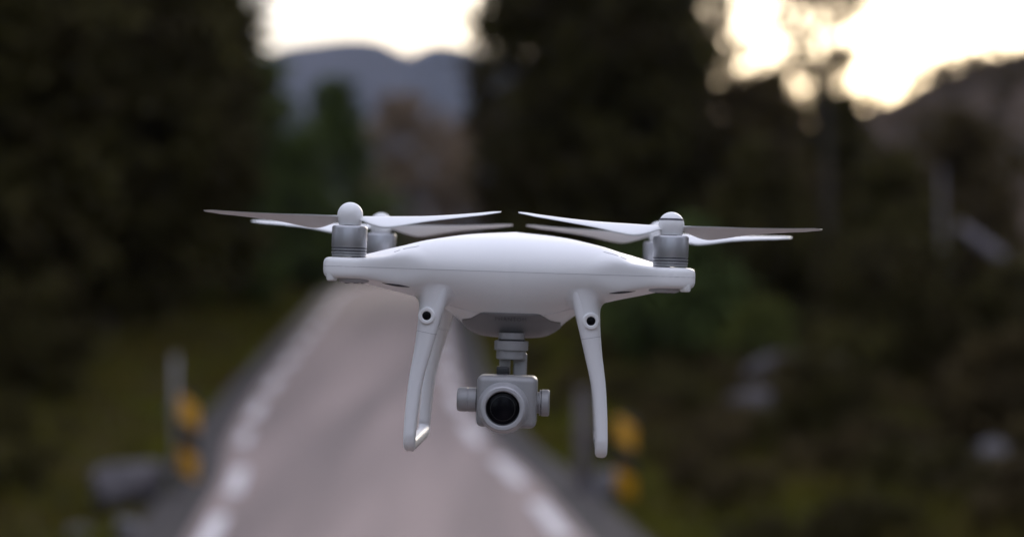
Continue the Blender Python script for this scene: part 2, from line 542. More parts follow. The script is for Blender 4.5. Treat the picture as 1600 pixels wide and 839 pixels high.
def crown_mesh(name, H, zb, Rc, shape, n_cl, n_lf, leaf, seed, cl_r=0.6, hollow=0.35):
    rng = np.random.RandomState(seed)
    C = []
    while len(C) < n_cl:
        t = rng.rand()
        an = rng.rand() * 6.2832
        if shape == 'cone':
            rad = Rc * (1 - t) ** 0.9 + 0.12
            t = t ** 1.15
        elif shape == 'round':
            rad = Rc * math.sqrt(max(0, 1 - (2 * t - 1) ** 2)) * 0.9 + 0.1 * Rc
        else:            # tall oval, widest low
            rad = Rc * (math.sin(math.pi * min(1, t * 0.82 + 0.16)) ** 0.75)
        lob = 0.82 + 0.18 * math.sin(an * 3 + seed + t * 6) + 0.12 * math.sin(an * 5 - t * 9)
        rr = rad * lob * (hollow + (1 - hollow) * rng.rand() ** 0.6)
        C.append((rr * math.cos(an), rr * math.sin(an), zb + t * (H - zb)))
    C = np.array(C)
    cr = cl_r * (0.6 + 0.8 * rng.rand(n_cl))
    P = np.repeat(C, n_lf, 0)
    dr = rng.normal(size=P.shape); dr /= np.linalg.norm(dr, axis=1)[:, None]
    P = P + dr * (np.repeat(cr, n_lf) * rng.rand(len(P)) ** 0.5)[:, None] * np.array([1, 1, 0.7])
    P[:, 2] = np.maximum(P[:, 2], 0.03)
    n = len(P)
    a = rng.normal(size=(n, 3)); a /= np.linalg.norm(a, axis=1)[:, None]
    b = np.cross(a, rng.normal(size=(n, 3))); b /= np.linalg.norm(b, axis=1)[:, None]
    s = leaf * (0.6 + 0.8 * rng.rand(n))[:, None]
    a = a * s; b = b * s * 0.62
    V = np.stack([P - a, P - 0.1 * a + b, P + a, P - 0.1 * a - b], 1)
    return quads_mesh(name, V)

PROTO = {}
def proto(kind):
    if kind in PROTO: return PROTO[kind]
    K = {   # H, r0, crown base, Rc, shape, clumps, leaves, leaf size, clump radius
        'oak':    (14.0, 0.30, 0.8, 3.3, 'oval', 430, 64, 0.15, 0.8, 6, 14),
        'alder':  (11.0, 0.20, 0.6, 2.7, 'oval', 260, 56, 0.125, 0.65, 11, 12),
        'willow': (7.0, 0.15, 0.3, 2.6, 'oval', 210, 56, 0.125, 0.65, 23, 10),
        'spruce': (9.5, 0.16, 0.3, 2.1, 'cone', 260, 50, 0.11, 0.42, 31, 18),
        'rowan':  (7.5, 0.13, 0.7, 3.0, 'round', 190, 52, 0.12, 0.6, 37, 10),
        'birch':  (13.0, 0.10, 5.3, 1.7, 'round', 110, 46, 0.085, 0.5, 41, 12),
        'bush':   (2.4, 0.05, 0.05, 1.5, 'round', 90, 50, 0.075, 0.36, 53, 7),
        'shrub':  (1.3, 0.03, 0.02, 0.95, 'round', 60, 44, 0.05, 0.24, 59, 6),
    }[kind]
    H, r0, zb, Rc, sh, nc, nl, lf, cr, seed, limbs = K
    PROTO[kind] = (limbs_mesh(kind + '_trunk', H, r0, zb, Rc, seed, limbs), crown_mesh(kind + '_crown', H, zb, Rc, sh, nc, nl, lf, seed, cr))
    return PROTO[kind]

MESH_CACHE = {}
def tree(kind, name, x, y, s, rot, leafm, barkm, label, cat, group=None, sz=None, dz=0.0):
    tm, cm = proto(kind)
    z = float(ground_z(x, y)) + dz
    root = empty(name, (x, y, z), (0, 0, R(rot)))
    root.scale = (s, s, sz or s)
    tag(root, label, cat, group)
    for part, me, m in (('trunk' if cat == 'tree' else 'stem', tm, barkm), ('crown' if cat == 'tree' else 'foliage', cm, leafm)):
        key = (me.name, m)
        if key not in MESH_CACHE:
            c = me if len(me.materials) == 0 else me.copy()
            c.materials.clear(); c.materials.append(M[m])
            MESH_CACHE[key] = c
        link(part, MESH_CACHE[key], None, root)
    return root

G1 = 'dark trees on the left of the road'
G2 = 'dark trees on the right of the road'
G3 = 'autumn trees at the bend of the road'
G4 = 'bushes along the verges'
TREES = [
    # left wall
    ('oak', 'leafy_tree', -9.6, 30, 0.95, 10, 'leaf_dark', 'bark_dark', 'tall black-green tree filling the far left edge of the view', 'tree', G1),
    ('oak', 'leafy_tree', -8.6, 38, 0.98, 80, 'leaf_dark', 'bark_dark', 'tall dark olive tree in the middle of the left-hand row', 'tree', G1),
    ('oak', 'leafy_tree', -9.3, 47, 1.02, 200, 'leaf_dark', 'bark_dark', 'tall dark tree nearest the road on the left, its edge against the bright sky', 'tree', G1),
    ('alder', 'leafy_tree', -10.9, 24, 0.9, 140, 'leaf_dark', 'bark_dark', 'nearest dark tree on the left, its lower crown behind the grass bank', 'tree', G1),
    ('alder', 'leafy_tree', -11.4, 43, 1.1, 300, 'leaf_brown', 'bark_dark', 'brownish dark tree standing behind the left-hand row', 'tree', G1),
    ('willow', 'leafy_tree', -7.4, 63, 0.78, 20, 'leaf_green', 'bark_dark', 'lower green tree at the foot of the blue hill, left of the pointed tree', 'tree', G1),
    ('willow', 'leafy_tree', -9.3, 64, 1.0, 220, 'leaf_green', 'bark_dark', 'bushy green tree between the tall dark row and the pointed tree', 'tree', G1, 1.15),
    ('spruce', 'conifer_tree', -7.5, 76, 1.75, 0, 'leaf_green', 'bark_dark', 'green pointed tree in front of the blue hill', 'tree', None, 0.90),
    # bend of the road
    ('rowan', 'autumn_tree', -6.2, 104, 1.35, 0, 'leaf_rust', 'bark_dark', 'rust-brown round tree below the blue hill, beside the pointed green tree', 'tree', G3),
    ('rowan', 'autumn_tree', -2.2, 112, 1.3, 130, 'leaf_rust', 'bark_dark', 'rust-brown round tree below the blue hill, half behind the big right-hand tree', 'tree', G3),
    ('alder', 'leafy_tree', -13.5, 36, 1.2, 30, 'leaf_dark', 'bark_dark', 'dark tree half hidden behind the far left edge tree', 'tree', G1),
    ('oak', 'leafy_tree', -11.2, 53, 1.1, 250, 'leaf_dark', 'bark_dark', 'tall dark tree closing the gap between the left-hand trunks', 'tree', G1),
    # right wall
    ('oak', 'leafy_tree', 2.5, 46, 1.0, 60, 'leaf_dark', 'bark_dark', 'big dark tree right behind the drone with sky glinting through its crown', 'tree', G2),
    ('oak', 'leafy_tree', 1.5, 58, 1.0, 100, 'leaf_dark', 'bark_dark', 'big dark tree whose crown borders the blue hill on its right side', 'tree', G2),
    ('oak', 'leafy_tree', 3.5, 51, 0.92, 150, 'leaf_brown', 'bark_dark', 'big brown-green tree just right of the drone, bordering the bright sky', 'tree', G2),
    ('willow', 'leafy_tree', 6.2, 45, 0.82, 40, 'leaf_brown', 'bark_dark', 'lower brown-green tree under the bright gap of sky on the right', 'tree', G2),
    ('willow', 'leafy_tree', 8.6, 48, 0.78, 190, 'leaf_dark', 'bark_dark', 'lower dark tree where the hillside ridge begins', 'tree', G2),
    ('willow', 'leafy_tree', 5.3, 54, 0.92, 75, 'leaf_brown', 'bark_dark', 'brown-green tree filling the treeline between the big tree and the bright sky', 'tree', G2),
    ('willow', 'leafy_tree', 7.3, 51, 0.84, 10, 'leaf_dark', 'bark_dark', 'dark tree in the treeline below the slender tree with hanging twigs', 'tree', G2),
    ('birch', 'birch_tree', 6.7, 39, 1.0, 90, 'leaf_brown', 'bark_dark', 'slender tree with thin twigs hanging into the bright sky', 'tree', None),
    ('willow', 'leafy_tree', 10.6, 42, 0.66, 250, 'leaf_brown', 'bark_dark', 'low brown tree in front of the hillside near the right edge', 'tree', G2),
    ('willow', 'leafy_tree', 5.0, 36, 0.55, 310, 'leaf_dark', 'bark_dark', 'low black-green tree behind the right-hand propeller', 'tree', G2),
    ('willow', 'leafy_tree', 7.4, 35, 0.52, 120, 'leaf_dark', 'bark_dark', 'low black-green tree to the right of the propeller tip', 'tree', G2),
    # bushes
    ('bush', 'bush', 4.3, 31, 0.55, 0, 'leaf_yellow', 'bark_dark', 'yellow-green bush right of the drone leg', 'bush', G4),
    ('bush', 'bush', 3.0, 34, 1.1, 70, 'leaf_green', 'bark_dark', 'dark green bush behind the right drone leg', 'bush', G4),
    ('bush', 'bush', 6.2, 29, 1.0, 150, 'leaf_dark', 'bark_dark', 'dark bush behind the low grey boulder', 'bush', G4),
    ('bush', 'bush', 8.3, 29, 0.8, 210, 'leaf_dark', 'bark_dark', 'dull dark bush under the leaning pale trunk', 'bush', G4),
    ('bush', 'bush', 5.6, 20.5, 0.62, 20, 'leaf_brown', 'bark_dark', 'brown bush in the right-hand corner of the foreground', 'bush', G4),
    ('bush', 'bush', 3.7, 21, 0.5, 280, 'leaf_dark', 'bark_dark', 'small dark bush between the right hazard marker and the boulders', 'bush', G4),
    ('bush', 'bush', -6.9, 26, 0.75, 100, 'leaf_dark', 'bark_dark', 'dark bush under the trees on the left grass bank', 'bush', G4),
    ('bush', 'bush', -7.6, 51, 1.15, 240, 'leaf_green', 'bark_dark', 'green bush at the left road edge beneath the trees', 'bush', G4),
    ('shrub', 'bush', -5.3, 18.4, 0.8, 0, 'leaf_dark', 'bark_dark', 'small dark shrub in the left-hand corner of the foreground', 'bush', G4),
    ('bush', 'bush', 0.4, 56, 1.0, 320, 'leaf_green', 'bark_dark', 'green bush at the right road edge behind the drone', 'bush', G4),
]
for t in TREES:
    tree(*t)

# unseen tree crowns added beside and behind the camera to block low sky light
def added_woodland():
    cm = proto('alder')[1]
    n = len(cm.vertices)
    co = np.empty(n * 3, np.float32); cm.vertices.foreach_get('co', co); co = co.reshape(-1, 3)
    rng = np.random.RandomState(77)
    parts = []
    spots = [(-4.8, -21), (0.4, -34), (5.6, -22), (-10, 6), (-10.5, -2), (-10, -10), (11, -11), (11, -3), (11, 6), (-11, 13), (11, 14), (-12, -14), (12, -16)]
    for x, y in spots:
        a = rng.rand() * 6.28; sc = 0.85 + 0.3 * rng.rand()
        c, si = math.cos(a), math.sin(a)
        q = co.copy() * sc
        p = np.stack([q[:, 0] * c - q[:, 1] * si + x, q[:, 0] * si + q[:, 1] * c + y, q[:, 2] + float(ground_z(x, y))], 1)
        parts.append(p)
    tag(link('added_woodland', quads_mesh('added_woodland', np.concatenate(parts).reshape(-1, 4, 3)), M['leaf_dark']), 'added dark wood out of view beside and behind the viewer, blocking low sky', 'added_woodland', kind='stuff')
added_woodland()

# leaning and standing pale trunks on the right
def trunk_thing(name, pts, rads, m, label, cat):
    p0 = Vector(pts[0])
    me = tube(name, [Vector(p) - p0 for p in pts], rads, 10)
    tag(link(name, me, M[m], None, p0), label, cat)
gz = lambda x, y: float(ground_z(x, y))
trunk_thing('bare_trunk', [(7.75, 32, gz(7.75, 32) - 0.2), (7.72, 32, 2.2), (7.70, 32.1, 3.1), (7.72, 32.2, 4.2)], [0.05, 0.045, 0.04, 0.02], 'bark_pale', 'thin bare pale trunk standing upright on the right', 'tree trunk')
trunk_thing('fallen_trunk', [(11.0, 31, gz(11.0, 31) - 0.1), (9.9, 31, 1.55), (8.75, 31, 2.37), (7.75, 31.1, 3.12)], [0.15, 0.14, 0.12, 0.08], 'bark_pale', 'pale trunk leaning at an angle against the upright trunk', 'tree trunk')

# scrub wood covering the right-hand hillside, far off, one mass
def hillside_wood():
    rng = np.random.RandomState(5)
    cm = crown_mesh('hillside_clump', 2.6, 0.1, 1.1, 'oval', 16, 24, 0.16, 3, 0.45)
    n = len(cm.vertices)
    co = np.empty(n * 3, np.float32); cm.vertices.foreach_get('co', co); co = co.reshape(-1, 3)
    P = []
    for i in range(420):
        x = 12 + 60 * rng.rand(); t = -0.55 * rng.rand() ** 1.4 + 0.03
        crest = float(np.interp(x, [q[0] for q in HS], [q[1] for q in HS]))
        z = -5 + (crest + 5) * (1 - abs(t) ** 1.15)
        a = rng.rand() * 6.28; sc = 0.35 + 0.85 * rng.rand() ** 1.5; c, si = math.cos(a), math.sin(a)
        q = co * sc
        P.append(np.stack([q[:, 0] * c - q[:, 1] * si + x, q[:, 0] * si + q[:, 1] * c + 170 + t * 80, q[:, 2] + z - 0.6], 1))
    bpy.data.meshes.remove(cm)
    tag(link('hillside_wood', quads_mesh('hillside_wood', np.concatenate(P).reshape(-1, 4, 3)), M['leaf_brown']), 'brown scrub wood covering the hillside on the right', 'wood', kind='stuff')
hillside_wood()

# ------------------------------------------------------------------ rocks
def rock(x, y, sx, sy, sz, seed, m, label, group='rocks on the verges', dz=0.0):
    bm = bmesh.new()
    bmesh.ops.create_icosphere(bm, subdivisions=4, radius=1)
    rnd = random.Random(seed)
    dirs = [Vector((rnd.gauss(0, 1), rnd.gauss(0, 1), rnd.gauss(0, 1))).normalized() for _ in range(14)]
    cut = [rnd.uniform(0.62, 0.95) for _ in dirs]
    from mathutils import noise
    for v in bm.verts:
        p = v.co.copy()
        for d_, c in zip(dirs, cut):
            k = p.dot(d_)
            if k > c: p -= d_ * (k - c) * 0.85
        p *= 1 + 0.10 * noise.noise(p * 2.2 + Vector((seed, 0, 0))) + 0.03 * noise.noise(p * 7)
        v.co = Vector((p.x * sx, p.y * sy, p.z * sz))
    for f in bm.faces: f.smooth = True
    me = bpy.data.meshes.new('boulder'); bm.to_mesh(me); bm.free()
    o = link('boulder', me, M[m], None, (x, y, gz(x, y) + sz * 0.55 + dz))
    o.rotation_euler = (0, 0, rnd.uniform(0, 6))
    tag(o, label, 'rock', group)
rock(4.75, 29.5, 0.95, 0.7, 0.42, 1, 'rock', 'low wide grey boulder among dark bushes right of the drone', dz=-0.05)
rock(3.6, 26.5, 0.5, 0.45, 0.3, 2, 'rock', 'small grey boulder below the wide boulder on the right')
rock(5.35, 19.8, 0.28, 0.24, 0.26, 3, 'rock_pale', 'pale rounded rock near the lower right corner')
rock(4.4, 18.6, 0.34, 0.3, 0.2, 4, 'rock', 'dark grey rock in the right foreground grass')
rock(-3.86, 18.2, 0.5, 0.4, 0.36, 5, 'rock', 'dark grey rock at the foot of the left hazard marker')
rock(-4.0, 16.7, 0.16, 0.15, 0.11, 6, 'rock_pale', 'pale bluish stone furthest left at the bottom of the left verge')
rock(-3.42, 16.0, 0.15, 0.14, 0.10, 7, 'rock_pale', 'pale bluish stone beside the lower left edge marking')
rock(0.95, 18.6, 0.22, 0.2, 0.20, 8, 'rock_pale', 'pale stone beside the right hazard marker')

# low tangled undergrowth on the right, too dense to count
def undergrowth():
    rng = np.random.RandomState(21)
    me = proto('shrub')[1]
    n = len(me.vertices)
    co = np.empty(n * 3, np.float32); me.vertices.foreach_get('co', co); co = co.reshape(-1, 3)
    sets = {'leaf_brown': [], 'leaf_dark': []}
    k = 0
    while k < 230:
        y = 14 + 24 * rng.rand(); d = 2.9 + 8.5 * rng.rand()
        x = float(rx(y)) + d
        if math.sin(x * 1.1 + y * 0.5) * math.sin(y * 0.9 - x * 0.4) < -0.6: continue
        k += 1
        a = rng.rand() * 6.28; sc = (0.25 + 0.45 * rng.rand()) * min(1, 0.45 + (d - 2.9) * 0.4)
        q = co * sc * np.array([1.2, 1.2, 0.7]); c, si = math.cos(a), math.sin(a)
        p = np.stack([q[:, 0] * c - q[:, 1] * si + x, q[:, 0] * si + q[:, 1] * c + y, q[:, 2] + float(ground_z(x, y)) - 0.03], 1)
        sets['leaf_brown' if rng.rand() < 0.55 else 'leaf_dark'].append(p)
    V = np.concatenate([np.concatenate(v) for v in sets.values()]).reshape(-1, 4, 3)
    nb = sum(len(p) for p in sets['leaf_brown']) // 4
    me2 = quads_mesh('undergrowth', V)
    me2.materials.append(M['leaf_brown']); me2.materials.append(M['leaf_dark'])
    me2.polygons.foreach_set('material_index', np.where(np.arange(len(V)) < nb, 0, 1).astype(np.int32))
    tag(link('undergrowth', me2), 'dark brown tangle of low plants on the right verge', 'undergrowth', kind='stuff')
undergrowth()

# ------------------------------------------------------------------ hazard markers and post
def marker(x, y, zb, label, pole_dx, pole_h):
    z = gz(x, y)
    root = empty('hazard_marker', (x, y, z))
    tag(root, label, 'road sign', 'yellow and black hazard markers')
    link('pole', tube('pole', [(pole_dx, 0.06, -0.2), (pole_dx, 0.06, pole_h)], 0.028, 12), M['steel'], root)
    b = link('board', rbox('board', 0.19, 0.02, 0.86, 0.008, 2), M['stripe'], root, (0, 0, zb + 0.43))
    for k in (-0.3, 0.3):
        link('bracket', rbox('bracket', abs(pole_dx) + 0.12, 0.03, 0.05, 0.004, 1, (pole_dx / 2, 0.026, zb + 0.43 + k)), M['steel'], root)
marker(-3.30, 18.3, 0.18, 'yellow and black striped marker board on a grey pole left of the road', -0.15, 1.45)
marker(1.16, 18.3, 0.06, 'yellow and black striped marker board right of the road, behind the drone leg', 0.0, 0.86)

def roadside_post():
    x, y = 0.74, 18.6
    root = empty('roadside_post', (x, y, gz(x, y)))
    tag(root, 'plain greyish lilac post on the right verge, left of the striped board', 'post')
    link('shaft', rbox('shaft', 0.15, 0.12, 1.2, 0.015, 2, (0, 0, 0.45)), M['post'], root)
    link('cap', rbox('cap', 0.165, 0.145, 0.035, 0.01, 2, (0, 0, 1.069)), M['post'], root)
roadside_post()

# ------------------------------------------------------------------ grass
def grass():
    rng = np.random.RandomState(8)
    P = []
    n = 60000
    y = 9 + 62 * rng.rand(n) ** 1.3
    side = np.where(rng.rand(n) < 0.5, -1, 1)
    d = 2.42 + 7.0 * rng.rand(n) ** 1.6
    x = rx(y) + side * d
    z = ground_z(x, y)
    h = (0.10 + 0.22 * rng.rand(n)) * (0.6 + 0.5 * np.clip((d - 2.4) / 1.5, 0, 1))
    an = rng.rand(n) * 6.2832
    w = 0.012 + 0.012 * rng.rand(n)
    lean = rng.normal(size=(n, 2)) * 0.08
    b = np.stack([x, y, z - 0.02], 1)
    u = np.stack([np.cos(an) * w, np.sin(an) * w, 0 * w], 1)
    tip = b + np.stack([lean[:, 0], lean[:, 1], h], 1)
    V = np.stack([b - u, b + u, tip + 0.15 * u, tip - 0.15 * u], 1)
    tag(link('grass', quads_mesh('grass', V), M['grass']), 'rough grass on the verges beside the road', 'grass', kind='stuff')
grass()

# ================================================================== THE DRONE  (millimetres inside, scaled by the root)
drone = empty('drone', (0.0018, 1.5, EYE + 0.0158), (0, R(1.83), R(-2.2)))
drone.scale = (0.00101,) * 3
tag(drone, 'white quadcopter drone hovering over the road with a camera under its belly', 'drone')

A = 123.7          # motor offset in x and y
S2 = math.sqrt(2)
AY = 107.0         # fore-and-aft motor offset
KY = AY / A        # body outline is laid out square, then narrowed fore and aft
def sdf(x, y):
    x = np.abs(x); y = np.abs(y)
    s = (x + y) / S2; t = np.abs(x - y) / S2
    circ = np.hypot(x, y * 1.0) - 80
    s_c = np.clip(s, 30, A * S2)
    hw = np.interp(s_c, [30, 70, 110, 140, 175], [42, 33, 24.5, 20.5, 19.5])
    cap = np.hypot(s - s_c, t) - hw
    k = 38.0
    h = np.clip(0.5 + 0.5 * (cap - circ) / k, 0, 1)
    return cap * (1 - h) + circ * h - k * h * (1 - h)

Z_SEAM = -8.0
dome = cspline([0, 40, 75, 100, 120, 138, 150, 160, 230], [25.4, 22.2, 18.2, 14.2, 9.5, 4.4, 1.5, 0.2, 0])
arm_b = cspline([0, 60, 93, 115, 135, 150, 165, 230], [-35, -34, -32, -28.0, -23.2, -20.0, -18.0, -17.6])
hull_b = cspline([0, 18, 27, 36, 46, 58, 70, 84, 100, 300], [-61, -60.8, -59.6, -55.5, -47.5, -40.5, -35.5, -29, -20, -10])

def edge_e(x, y):
    d = np.maximum(0, -sdf(x, y))
    r = np.hypot(x, y)
    ridge_d = np.maximum(6.0, -sdf(r / S2, r / S2))
    w = np.minimum(54, ridge_d)
    k = sstep(112, 150, r)
    w = w * (1 - k) + 6.5 * k
    q = np.clip(d / w, 0, 1)
    p = 2.0 + 1.2 * k
    return np.maximum(0, 1 - (1 - q) ** p) ** (1 / p)

def z_top(x, y):
    return Z_SEAM + (dome(np.hypot(x, y)) - Z_SEAM) * edge_e(x, y)

def z_bot(x, y):
    s = (np.abs(x) + np.abs(y)) / S2
    a = arm_b(s); h = hull_b(np.hypot(x, y * 0.86))
    k = 8.0
    t = np.clip(0.5 + 0.5 * (a - h) / k, 0, 1)
    m = a * (1 - t) + h * t - k * t * (1 - t)
    return Z_SEAM + (m - Z_SEAM) * edge_e(x, y)

def outline(n):
    th = np.linspace(0, 2 * math.pi, 4000, endpoint=False)
    lo = np.full_like(th, 20.0); hi = np.full_like(th, 260.0)
    for _ in range(40):
        mid = (lo + hi) / 2
        inside = sdf(mid * np.cos(th), mid * np.sin(th)) < 0
        lo = np.where(inside, mid, lo); hi = np.where(inside, hi, mid)
    P = np.stack([lo * np.cos(th), lo * np.sin(th)], 1)
    seg = np.linalg.norm(np.roll(P, -1, 0) - P, axis=1)
    cum = np.concatenate([[0], np.cumsum(seg)])
    t = np.linspace(0, cum[-1], n, endpoint=False)
    Pc = np.concatenate([P, P[:1]])
    return np.stack([np.interp(t, cum, Pc[:, 0]), np.interp(t, cum, Pc[:, 1])], 1)

def body():
    n = 480
    O = outline(n)
    us = 1 - (1 - np.linspace(0, 1, 61)[1:]) ** 1.9
    V = [(0.0, 0.0, float(z_top(0.0, 0.0)))]
    F = []
    for u in us:
        P = O * u
        z = z_top(P[:, 0], P[:, 1]) if u < 1 else np.full(n, Z_SEAM)
        V += [(P[i, 0], P[i, 1], z[i]) for i in range(n)]
    nu = len(us)
    for i in range(n):
        F.append((0, 1 + i, 1 + (i + 1) % n))
    for k in range(nu - 1):
        a = 1 + k * n
        for i in range(n):
            j = (i + 1) % n
            F.append((a + i, a + n + i, a + n + j, a + j))
    base_rim = 1 + (nu - 1) * n
    off = len(V)
    V.append((0, 0, float(z_bot(0.0, 0.0))))
    rings = []
    for u in us[:-1]:
        P = O * u
        z = z_bot(P[:, 0], P[:, 1])
        rings.append(len(V))
        V += [(P[i, 0], P[i, 1], z[i]) for i in range(n)]
    rings.append(base_rim)
    for i in range(n):
        F.append((off, rings[0] + (i + 1) % n, rings[0] + i))
    for k in range(nu - 1):
        a, b = rings[k], rings[k + 1]
        for i in range(n):
            j = (i + 1) % n
            F.append((a + i, a + j, b + j, b + i))
    V = [(v[0], v[1] * KY, v[2]) for v in V]
    o = link('body_shell', mesh_from('body_shell', V, F), M['white'], drone)
    link('seam', tube('seam', [(p[0], p[1] * KY, Z_SEAM) for p in O[::2]], 0.2, 6, True), M['seam'], o)
    return o
shell = body()

def solve_y(x, z, side=-1):
    """front y where the underside reaches height z at this x"""
    ys = np.linspace(0, -110, 441)
    zz = z_bot(np.full_like(ys, x), ys)
    idx = np.argmax(zz > z)
    if idx == 0: return float(ys[0])
    a, b = zz[idx - 1], zz[idx]
    t = (z - a) / (b - a) if b != a else 0
    return float(ys[idx - 1] + t * (ys[idx] - ys[idx - 1]))

def belly_panel():
    # top edge of the grey panel, as height against x
    ez = lambda x: float(np.interp(abs(x), [0, 21, 24, 28, 32, 36, 39, 41], [-40.6, -40.7, -41.2, -43.6, -46.0, -46.9, -47.3, -47.5]))
    xs = np.linspace(-40, 40, 81)
    V, F = [], []
    m = 28
    lift = 0.7
    for x in xs:
        y0 = solve_y(x, ez(x))
        for k in range(m):
            t = k / (m - 1)
            y = y0 * (1 - t) + 12 * t
            e = 0.5
            z0 = float(z_bot(x, y))
            nx_ = float(z_bot(x + e, y) - z_bot(x - e, y)) / (2 * e)
            ny_ = float(z_bot(x, y + e) - z_bot(x, y - e)) / (2 * e)
            nn = Vector((nx_, ny_, -1)).normalized()
            p = Vector((x, y, z0)) + nn * lift
            V.append((p.x, p.y * KY, p.z))
    for i in range(len(xs) - 1):
        for k in range(m - 1):
            a = i * m + k
            F.append((a, a + 1, a + m + 1, a + m))
    me = mesh_from('belly_panel', V, F)
    o = link('belly_panel', me, M['grey_panel'], drone)
    sm = o.modifiers.new('thickness', 'SOLIDIFY'); sm.thickness = 0.8; sm.offset = -1
    # lettering
    cu = bpy.data.curves.new('lettering', 'FONT')
    cu.body = 'PHANTOM'
    cu.size = 5.0
    cu.space_character = 1.22
    cu.align_x = 'CENTER'
    cu.resolution_u = 4
    tmp = bpy.data.objects.new('lettering_tmp', cu)
    COL.objects.link(tmp)
    dg = bpy.context.evaluated_depsgraph_get()
    tm = bpy.data.meshes.new_from_object(tmp.evaluated_get(dg))
    bpy.data.objects.remove(tmp)
    bm = bmesh.new(); bm.from_mesh(tm)
    bmesh.ops.triangulate(bm, faces=bm.faces)
    bmesh.ops.subdivide_edges(bm, edges=bm.edges, cuts=1)
    w = max(v.co.x for v in bm.verts) - min(v.co.x for v in bm.verts)
    k = 25.0 / w
    for v in bm.verts:
        x = v.co.x * k + 0.4; z = -46.6 + v.co.y * 0.92
        y = solve_y(x, z)
        e = 0.5
        nn = Vector((0, float(z_bot(x, y + e) - z_bot(x, y - e)) / (2 * e), -1)).normalized()
        v.co = Vector((x, y, z)) + nn * (lift + 0.25)
        v.co.y *= KY
    me = bpy.data.meshes.new('lettering'); bm.to_mesh(me); bm.free()
    link('lettering', me, M['letter'], o)
belly_panel()

# motors
def motor(x, y):
    prof = [(0, 0.0), (13.2, 0.0), (13.2, 2.2), (13.6, 2.4), (13.6, 3.6), (12.6, 3.8), (12.6, 4.5), (13.6, 4.7), (13.6, 5.8), (12.6, 6.0), (12.6, 6.7), (13.6, 6.9), (13.6, 8.2), (13.65, 8.4),
            (13.65, 22.0), (13.2, 23.0), (12.2, 23.6), (7, 23.8), (0, 23.8)]
    o = link('motor', lathe('motor', prof, 64), M['silver'], drone, (x, y, -0.2))
    for h in (2.2, 4.1, 6.3):
        link('groove', lathe('groove', [(12.7, h - 0.35), (13.25, h - 0.35), (13.25, h + 0.35), (12.7, h + 0.35)], 48), M['groove'], o)
    return o

def blade_mesh(hand, flex):
    """blade along +x; hand +1: near edge (-y) low at +x"""
    ss = np.linspace(0.03, 1.0, 34)
    chord = cspline([0, 0.08, 0.16, 0.26, 0.36, 0.55, 0.8, 0.94, 1.0], [9, 10, 17, 23.5, 22.5, 16.5, 11.5, 9.0, 4.5])
    pit = cspline([0, 0.1, 0.25, 0.5, 1.0], [12, 22, 25, 19, 14])
    V, F = [], []
    m = 9
    L = 118.0
    for s in ss:
        c = float(chord(s)); p = R(float(pit(s)))
        lead = c - min(5.5, 0.6 * c)
        zc = flex * s ** 2
        th = max(0.55, 2.4 * (1 - 0.75 * s))
        ring = []
        for k in range(m):
            q = k / (m - 1)
            ring.append((q, 0.5 * th * math.sqrt(max(0, 1 - (2 * q - 1) ** 2)) + 0.10 * c * 0.25 * math.sin(math.pi * q)))
        for k in range(m - 2, 0, -1):
            q = k / (m - 1)
            ring.append((q, -0.5 * th * math.sqrt(max(0, 1 - (2 * q - 1) ** 2)) + 0.10 * c * 0.25 * math.sin(math.pi * q)))
        for q, h in ring:
            yy = (q * c - lead)
            y2 = yy * math.cos(p) - h * math.sin(p)
            z2 = yy * math.sin(p) + h * math.cos(p)
            V.append((L * s, hand * y2, zc + z2 + 0.0))
    nr = 2 * m - 2
    for i in range(len(ss) - 1):
        for k in range(nr):
            a = i * nr + k; b = i * nr + (k + 1) % nr
            F.append((a, b, b + nr, a + nr))
    F.append(tuple(range(nr))); F.append(tuple((len(ss) - 1) * nr + k for k in range(nr)))
    bm = bmesh.new()
    bmv = [bm.verts.new(v) for v in V]
    for f in F: bm.faces.new([bmv[i] for i in f])
    bmesh.ops.recalc_face_normals(bm, faces=bm.faces)
    for f in bm.faces: f.smooth = True
    me = bpy.data.meshes.new('blade'); bm.to_mesh(me); bm.free()
    return me

def propeller(x, y, hand, az, flexes, ring):
    """the hub is the part's own mesh, the blades its sub-parts"""
    prof = [(0, -0.6), (8.4, -0.6), (8.6, 0.4), (9.4, 3.0), (9.85, 6.0)]
    for k in range(0, 15):
        a = R(90 * k / 14)
        prof.append((9.85 * math.cos(a), 7.2 + 9.85 * math.sin(a)))
    prof[-1] = (0, prof[-1][1])
    o = link('propeller', lathe('propeller', prof, 48), M['white_prop'], drone, (x, y, 24.6))
    for k in (0, 1):
        b = link('blade', blade_mesh(hand, flexes[k]), M['white_prop'], o, (0, 0, 4.3))
        b.rotation_euler = (0, 0, R(az + 180 * k))
    if ring:
        rr = 9.85 * math.cos(R(24)) + 0.15; zz = 7.2 + 9.85 * math.sin(R(24))
        link('ring_band', lathe('ring_band', [(rr - .5, zz - 0.8), (rr + .28, zz - 0.8), (rr - .05, zz + 0.7), (rr - 0.7, zz + 0.7)], 48), M['groove'], o)
    return o

for (sx, sy) in ((-1, -1), (1, -1), (-1, 1), (1, 1)):
    motor(sx * A, sy * AY)
propeller(-A, -AY, 1, -8, (8, 3), False)
propeller(A, -AY, -1, 8, (3, 8), True)
propeller(-A, AY, -1, -4, (5, 2), False)
propeller(A, AY, 1, 4, (2, 5), True)

